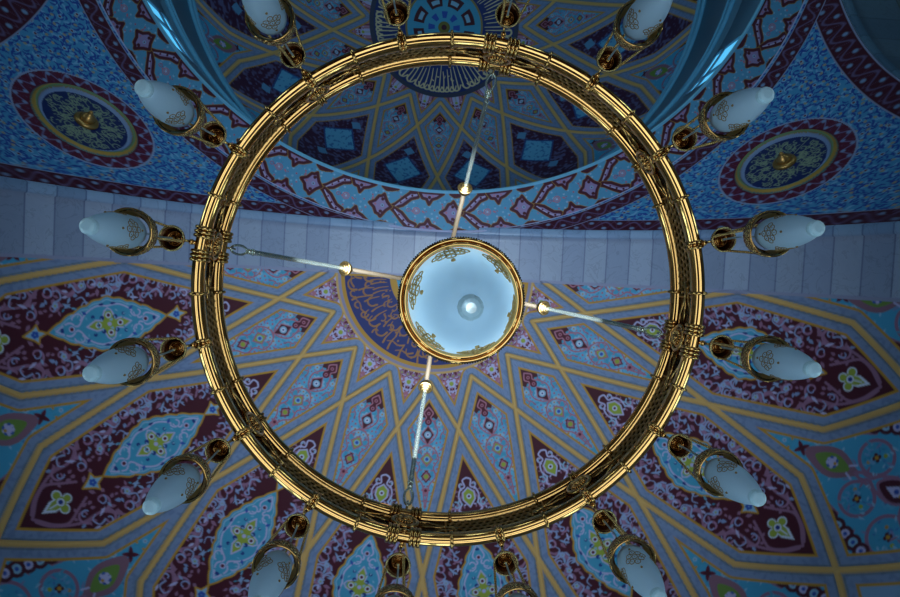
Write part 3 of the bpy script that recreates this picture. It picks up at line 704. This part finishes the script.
# ------------------------------------------------------------------ the chandelier
CX, CY, ZR = .1016, .0682, 2.456
PH = -.196-.0505
OFF = np.array((CX, CY, CAMZ+ZR))
ch = thing('chandelier', tuple(OFF), 'large round brass chandelier ring of two tubes with lamps hung around it', 'chandelier')
RT, HU = .027, .2206
def fl_tube(z, r):
    mb = MB(); rows = []; n = 192; sv = 40
    for i in range(n+1):
        t = 2*PI*i/n; row = []
        for j in range(sv):
            q = 2*PI*j/sv; rr = r*(1-.16*max(0, math.cos(q*4+.6))**3)
            row.append(((1+rr*math.cos(q))*math.cos(t), (1+rr*math.cos(q))*math.sin(t), z+rr*math.sin(q)))
        rows.append(row)
    mb.rings(rows); return mb
fl_tube(0, RT).build('ring_tube', M['gold'], ch); fl_tube(HU, RT-.002).build('ring_tube', M['gold'], ch)
def pol(r, a, z): return (r*math.cos(a), r*math.sin(a), z)
def bandc(mb, a, z, r=RT, w=.006):
    mb.torus(pol(1, a, z), (-math.sin(a), math.cos(a), 0), r+.003, w*1.15, 20, 8)
mids = 'KLMNOPABCDEFGHIJ'
for k, nm in enumerate(mids):
    a = PH-k*PI/8
    rodm = nm in 'NBFJ'; med = k % 2 == 1
    for z in (0, HU):
        mb = MB()
        if rodm:
            for q in (-.062, -.046, -.030, .030, .046, .062): bandc(mb, a+q, z, RT+.002, .007)
        elif z == 0 or med:
            for q in (-.011, .011): bandc(mb, a+q, z)
            mb.torus(pol(1, a, z), (-math.sin(a), math.cos(a), 0), RT, .004, 20, 8)
        else: continue
        mb.build('collar', M['gold'], ch)
    for z in (0, HU):
        mb = MB(); bandc(mb, a-PI/16, z, RT, .006); mb.build('collar', M['gold'], ch)
    # small round stud on the inner face of the lower tube
    mb = MB(); mb.sphere(pol(.972, a, -.012), .010, 12, 8); mb.torus(pol(.974, a, -.012), (math.cos(a), math.sin(a), .4), .012, .003, 16, 6); mb.build('stud', M['gold'], ch)
    # arm carrying the lamp
    mb = MB()
    mb.tube([pol(1.02, a, 0), pol(1.036, a, 0), pol(1.05, a, .006), pol(1.075, a, .03), pol(1.1, a, .035)], [.009, .009, .006, .006, .006], 10)
    mb.sphere(pol(1.042, a, .0), .012, 14, 10); mb.sphere(pol(1.1, a, .035), .010, 12, 8)
    mb.build('lamp_arm', M['gold'], ch)
# band between the tubes: solid strip with openings left for the pierced panels and medallions
def strip(a0, a1, z0, z1, n, r=1.006, t=.004):
    mb = MB(); rows = []
    for rr, z in ((r, z0), (r, z1), (r+t, z1), (r+t, z0), (r, z0)): rows.append([pol(rr, a0+(a1-a0)*i/n, z) for i in range(n+1)])
    mb.rings(rows, False); return mb
Z0, Z1 = .022, HU-.02
for k, nm in enumerate(mids):
    a = PH-k*PI/8
    if k % 2 == 1:
        # medallion facing inwards and outwards
        for s in (-1, 1):
            R_ = 1.0+s*.014
            mb = MB(); nrm = np.array((math.cos(a), math.sin(a), 0)); c = np.array(pol(R_, a, HU/2))
            mb.torus(c, nrm, .052, .010, 36, 10); mb.torus(c, nrm, .036, .006, 30, 8)
            for q in range(16):
                t = 2*PI*q/16; d = math.cos(t)*np.array((-math.sin(a), math.cos(a), 0))+math.sin(t)*np.array((0, 0, 1.))
                mb.tube([c+d*.012+nrm*s*.008, c+d*.024+nrm*s*.012, c+d*.034+nrm*s*.004], [.003, .005, .003], 6)
            mb.sphere(c+nrm*s*.010, .013, 14, 10)
            mb.build('medallion', M['gold'], ch)
        mb = strip(a-.05, a+.05, Z0, Z1, 6, 1.008, .004); mb.build('backplate', M['band'], ch)
        for s in (-1, 1):
            # leaf-shaped arrow running out of the medallion
            mb = MB(); N = 14; up = []; lo = []
            for i in range(N+1):
                u = i/N; aa_ = a+s*(.058+.17*u); h = .045*(1-u)**.8*(1+.35*math.sin(u*PI*2))+.004
                up.append((aa_, HU/2+h)); lo.append((aa_, HU/2-h))
            for pth in (up, lo): mb.tube([pol(1.002, q, z) for q, z in pth], .0055, 8)
            mb.tube([pol(1.002, a+s*.05, HU/2), pol(1.002, a+s*.24, HU/2)], .005, 8)
            mb.build('leaf_scroll', M['gold'], ch)
            mb = strip(a+s*.05, a+s*.225, Z0, Z1, 8, 1.009, .004); mb.build('backplate', M['band'], ch)
    else:
        # pierced panel: a lattice of small hexagons in a frame
        mb = MB(); a0, a1 = a-.215, a+.215
        for z in (Z0+.004, Z1-.004): mb.tube([pol(1.006, a0+(a1-a0)*i/10, z) for i in range(11)], .004, 6)
        for q in (a0, a1): mb.tube([pol(1.006, q, Z0), pol(1.006, q, Z1)], .004, 6)
        hx = .0155; nz = 6; cz = (Z1-Z0)/nz
        for i in range(14):
            for j in range(nz):
                q = a0+.014+(i+.5*(j % 2))*(a1-a0-.03)/13.5; z = Z0+cz*(j+.5)
                if q > a1-.008: continue
                mb.torus(pol(1.006, q, z), (math.cos(a), math.sin(a), 0), hx, .0040, 6, 5)
        mb.build('pierced_panel', M['gold_dark'], ch); mb = strip(a0, a1, Z0, Z1, 10, 1.014, .004); mb.build('backplate', M['band'], ch)
# rods, joints, hub
HH = 1.8277
hub = np.array((0, 0, HH))
for nm, t in (('N', None), ('B', None), ('F', None), ('J', None)):
    k = mids.index(nm); a = PH-k*PI/8
    m0 = np.array(pol(.965, a, HU+.012)); d = hub-m0; L = np.linalg.norm(d); d /= L
    frac = {'N': .43, 'B': .43, 'F': .43, 'J': .43}[nm]
    p1 = m0+d*.10; pj = m0+d*L*frac
    mb = MB(); mb.tube([p1, p1+d*.03, m0+d*(L*frac-.03), pj], [.013, .0115, .0105, .0100], 12)
    mb.torus(p1+d*.03, d, .010, .006, 14, 8); mb.torus(p1+d*.06, d, .009, .004, 14, 8)
    rod = mb.build('support_rod', M['steel'], ch)
    mb = MB(); side = np.cross(d, (0, 0, 1)); side /= np.linalg.norm(side)
    pts = [p1+d*.0]+[m0+d*(.05+.045*math.cos(q))+side*.020*math.sin(q) for q in np.linspace(.35, 2*PI-.35, 16)]+[p1]
    mb.tube(pts, .0055, 8); mb.torus(m0+d*.005, side, .016, .005, 16, 8)
    mb.build('hook', M['steel'], rod)
    mb = MB(); mb.sphere(pj, .036, 20, 14); mb.torus(pj-d*.012, d, .034, .008, 24, 8); mb.torus(pj-d*.034, d, .018, .007, 20, 8)
    mb.build('joint_ball', M['gold_dark'], rod)
    mb = MB(); mb.tube([pj, hub], .014, 10); mb.build('upper_rod', M['bronze'], rod)
mb = MB(); mb.lathe([(.001, -.10), (.03, -.09), (.06, -.05), (.06, .04), (.03, .09), (.012, .12)], 28, c=(0, 0, HH)); mb.build('hub', M['gold'], ch)
mb = MB(); mb.tube([(0, 0, -.50), (0, 0, HH-.09)], .011, 12)
for z in np.linspace(-.3, 1.5, 6): mb.sphere((0, 0, float(z)), .022, 14, 10)
mb.build('stem', M['bronze'], ch)
topz = HZ+math.sqrt(R0**2-(CX-HX)**2-CY**2)-ZR
mb = MB(); mb.tube([(0, 0, HH+.1), (0, 0, topz+.01)], .012, 10); mb.build('suspension_rod', M['bronze'], ch)

# ------------------------------------------------------------------ glass lamps
def motif(mb, prof, zc, a, w, h, wire):
    """filigree rosette of small loops lying on the glass of radius prof(z)"""
    def pt(u, v):
        z = zc+v; r = prof(z)+.0008; return (r*math.cos(a+u/r), r*math.sin(a+u/r), z)
    cs = [(0, 0), (.44, .34), (-.44, .34), (.44, -.34), (-.44, -.34), (0, .62), (0, -.62), (.70, 0), (-.70, 0)]
    for u, v in cs:
        mb.tube([pt((u+.24*math.cos(t))*w, (v+.25*math.sin(t))*h) for t in np.linspace(0, 2*PI, 11)[:-1]], wire, 5, True)
        mb.sphere(pt(u*w, v*h), wire*1.3, 6, 5)
    for v in (-1.3, 1.15):
        p = pt(0, v*h); mb.sphere(p, wire*3.2, 8, 6)
def interp(pts):
    zs = [p[1] for p in pts][::-1]; rs = [p[0] for p in pts][::-1]
    return lambda z: float(np.interp(z, zs, rs))
def smooth_prof(pts, n=6): return [tuple(p) for p in catmull(pts, n)]

LAMP = {}
def make_lamp():
    t = thing('hanging_lamp', (0, 0, 0), '', 'lamp', 'glass lamps hung around the chandelier ring')
    # origin is the lip of the brass collar; the dish sits .366 above it
    zd = .366
    mb = MB()
    mb.lathe([(.0005, zd+.040), (.014, zd+.038), (.030, zd+.028), (.041, zd+.010), (.0465, zd-.018), (.0440, zd-.021), (.0385, zd+.006), (.028, zd+.022), (.012, zd+.031), (.0005, zd+.032)], 32)
    ds = mb.build('canopy', M['bell'], t)
    mb = MB()
    for i, (r, z) in enumerate(((.027, .012), (.019, .016), (.012, .014))): mb.torus((0, 0, zd+z), (0, 0, 1), r, .0032, 28, 6)
    for q in range(6): mb.sphere((.020*math.cos(q*1.05), .020*math.sin(q*1.05), zd+.010), .0048, 8, 6)
    mb.lathe([(.012, zd+.006), (.012, zd-.008), (.006, zd-.016), (.001, zd-.018)], 14)
    mb.build('spiral_rosette', M['gold'], ds)
    mb = MB(); mb.torus((0, 0, zd-.02), (0, 0, 1), .047, .004, 32, 6); mb.build('rim', M['filigree'], ds)
    for i in range(3):
        mb = MB(); a = 2*PI*i/3+.3
        p0 = np.array((.046*math.cos(a), .046*math.sin(a), zd-.02)); p1 = np.array((.070*math.cos(a), .070*math.sin(a), .052))
        n = 44; d = (p1-p0)/np.linalg.norm(p1-p0); s1 = np.cross(d, (0, 0, 1)); s1 /= np.linalg.norm(s1); s2 = np.cross(d, s1)
        for k in range(n): mb.sphere(p0+(p1-p0)*(k+.5)/n, .0056 if k % 2 else .0040, 7, 5)
        mb.build('chain', M['chain'], t)
    mb = MB(); mb.tube(catmull([(0, 0, zd), (.006, .002, .22), (.004, -.003, .10), (.01, 0, .03)], 5), .0032, 8); mb.build('cord', M['cord'], t)
    # collar: pierced gallery above a polished lip
    mb = MB()
    mb.lathe([(.0695, .058), (.0715, .062), (.0735, .058), (.0775, .012), (.0765, .010), (.0715, .010), (.0700, .05), (.0695, .058)], 48, ripple=(24, .012))
    cl = mb.build('gallery', M['bell'], t); mb = MB()
    for i in range(32):
        a = 2*PI*i/32
        for j in range(3):
            z = .019+.015*j; r = .0782-.0019*j*1.6; aa_ = a+(j % 2)*PI/32
            mb.torus((r*math.cos(aa_), r*math.sin(aa_), z), (math.cos(aa_), math.sin(aa_), 0), .0058, .0019, 8, 5)
    mb.build('filigree', M['filigree'], cl)
    mb = MB(); mb.lathe([(.0550, .036), (.0600, .032), (.0690, .020), (.0735, .008), (.0755, -.001), (.0775, -.004), (.0800, -.001), (.0805, .005), (.0785, .012), (.0745, .016), (.0690, .030)], 56); mb.build('lip', M['gold'], t)
    g = smooth_prof([(.046, .034), (.0535, .010), (.0560, -.020), (.0570, -.055), (.0545, -.100), (.0475, -.145), (.0380, -.185), (.0290, -.212), (.0225, -.222)], 5)
    mb = MB(); mb.lathe(g, 48); 
    gl = mb.build('glass_shade', M['glass'], t)
    mb = MB(); kp = [(.0215, -.216), (.0245, -.220), (.0258, -.228), (.0250, -.237), (.0215, -.244), (.0130, -.248), (.0005, -.249)]
    mb.lathe(kp, 18, False); mb.build('knob', M['knob'], t)
    pf = interp(g)
    for i in range(4):
        mb = MB(); motif(mb, pf, -.074, 2*PI*i/4, .038, .046, .0013); mb.build('gilt_motif', M['gilt'], gl)
    return t
L0 = make_lamp()
HLIP = -.396; RL = 1.10
desc = {
 'K': ('hanging lamp right of the ring in front of the marble voussoirs', 8),
 'L': ('hanging lamp at upper right, tip just above the right medallion', 30),
 'M': ('hanging lamp at top right cut by the picture edge', 34),
 'N': ('hanging lamp at top, only dish and chains, above the rod hook', 10),
 'O': ('hanging lamp at top, only dish and chains, left of the dome centre', 30),
 'P': ('hanging lamp at top left cut by the picture edge', 5),
 'A': ('hanging lamp at upper left, tip beside the left medallion', 25),
 'B': ('hanging lamp left of the ring in front of the marble voussoirs', -14),
 'C': ('hanging lamp left of the ring, next below the one on marble', 36),
 'D': ('hanging lamp at lower left, between two maroon panels', 36),
 'E': ('hanging lamp at bottom left, glass cut by the picture edge', 30),
 'F': ('hanging lamp at bottom edge, left of the two lacking visible glass', 0),
 'G': ('hanging lamp at bottom edge, right of the two lacking visible glass', 20),
 'H': ('hanging lamp at bottom right, tip touching the picture edge', 12),
 'I': ('hanging lamp at lower right, two below the one on marble', 36),
 'J': ('hanging lamp right of the ring, next below the one on marble', -4),
}
for k, nm in enumerate(mids):
    a = PH-k*PI/8
    o = L0 if k == 0 else copy_tree(L0)
    o.location = OFF+np.array(pol(RL, a, HLIP)); o.rotation_euler = (0, 0, a+PI+math.radians(desc[nm][1]))
    o['label'] = 'frosted glass '+desc[nm][0]

# ------------------------------------------------------------------ central glass bowl
b = thing('bowl_light', tuple(OFF+np.array((0, 0, -.7035))), 'large frosted glass bowl light in a double brass rim at the centre', 'lamp')
mb = MB()
mb.torus((0, 0, .006), (0, 0, 1), .1745, .0065, 96, 10); mb.torus((0, 0, -.006), (0, 0, 1), .1610, .0060, 96, 10)
mb.lathe([(.1560, .05), (.1550, .0), (.1580, -.004), (.1640, .0), (.1680, .008), (.1740, .012), (.1790, .02), (.1780, .06), (.150, .10), (.06, .14), (.02, .2)], 96)
rim = mb.build('rim', M['gold'], b)
mb = MB()
for i in range(150):
    q = 2*PI*i/150; mb.sphere((.1812*math.cos(q), .1812*math.sin(q), .008), .0031, 6, 5)
mb.build('beading', M['band'], rim)
g = smooth_prof([(.150, .03), (.1530, 0), (.1455, -.05), (.1290, -.12), (.1080, -.19), (.0830, -.26), (.0580, -.315), (.0360, -.345), (.0250, -.353)], 6)
mb = MB(); mb.lathe(g, 72); gl = mb.build('glass_shade', M['glass'], b)
mb = MB(); mb.lathe([(.020, -.348), (.0270, -.352), (.0305, -.362), (.0290, -.374), (.0220, -.384), (.012, -.389), (.0005, -.390)], 14, False); mb.build('knob', M['knob'], b)
pf = interp(g)
for i in range(6):
    mb = MB(); motif(mb, pf, -.085, PH+.45+2*PI*i/6, .058, .066, .0021); mb.build('gilt_motif', M['gilt_bowl'], gl)
# point light added inside the bowl to brighten its glass
def inner_light(name, loc, e, rad):
    l = bpy.data.lights.new(name, 'POINT'); l.energy = e; l.shadow_soft_size = rad; l.color = (.72, .90, 1.0)
    o = bpy.data.objects.new(name, l); C.objects.link(o); o.location = loc
inner_light('bowl_bulb', tuple(OFF+np.array((0, 0, -.7035-.05))), 1.5, .05)

# ------------------------------------------------------------------ camera
f_px = 615.; V = np.array((427.2, 275.1)); n = np.array((V[0]-450, V[1]-298.5, f_px)); n /= np.linalg.norm(n)
roll = math.atan(.0505)
e1 = np.array((math.cos(roll), math.sin(roll), 0)); e1 -= e1@n*n; e1 /= np.linalg.norm(e1); e2 = np.cross(n, e1)
def wv(v): return np.array((v@e1, v@e2, v@n))
r_ = wv(np.array((1., 0, 0))); d_ = wv(np.array((0, 1., 0))); w_ = wv(np.array((0, 0, 1.)))
import mathutils
cam = bpy.data.cameras.new('camera'); cam.sensor_width = 36; cam.lens = 36*f_px/900; cam.clip_start = .05; cam.clip_end = 200
co = bpy.data.objects.new('camera', cam); C.objects.link(co)
mt = mathutils.Matrix((( r_[0], -d_[0], -w_[0], 0), (r_[1], -d_[1], -w_[1], 0), (r_[2], -d_[2], -w_[2], CAMZ), (0, 0, 0, 1)))
co.matrix_world = mt; bpy.context.scene.camera = co

# ------------------------------------------------------------------ light
def area(name, loc, tgt, sx, sy, power, col, spread=180):
    l = bpy.data.lights.new(name, 'AREA'); l.shape = 'RECTANGLE'; l.size = sx; l.size_y = sy; l.energy = power; l.color = col; l.spread = math.radians(spread)
    o = bpy.data.objects.new(name, l); C.objects.link(o); o.location = loc
    o.rotation_mode = 'QUATERNION'; o.rotation_quaternion = mathutils.Vector((0, 0, -1)).rotation_difference((mathutils.Vector(tgt)-mathutils.Vector(loc)).normalized())
    return o
FILL_BLUE = (.48, .74, 1.0)
area('window_daylight_hall', (0, -12.5, 6.5), (0, 2.0, 9.5), 7, 3, 22, FILL_BLUE)  # added fill in mid-hall aimed at the half dome, no window there
area('hall_uplight', (DX, DY, CAMZ+1.2), (DX, DY, 20), 1.6, 1.6, 62, (.30, .74, 1.0), 110)  # added unseen fill that brightens the main dome
area('floor_bounce', (.2, .5, .2), (.2, .5, 10), 2.3, 2.3, 26, (.74, .88, 1.0), 150)  # added fill near the floor, lights brass and glass from below
up = area('chandelier_uplight', (CX, CY+.1, CAMZ+ZR+.5), (CX, CY+.5, 12), 1.5, 1.5, 92, (.72, .86, 1.0), 108)  # added unseen light above the ring to brighten the half dome
up.data.shape = 'DISK'
w = bpy.data.worlds.new('hall_ambient'); bpy.context.scene.world = w; w.use_nodes = True
nt = w.node_tree; bg = nt.nodes['Background']
bg.inputs['Color'].default_value = (.30, .60, 1.0, 1); bg.inputs['Strength'].default_value = .05
vs = bpy.context.scene.view_settings; vs.view_transform = 'Standard'; vs.look = 'None'; vs.exposure = 0.; vs.gamma = 1.; vs.use_curve_mapping = False
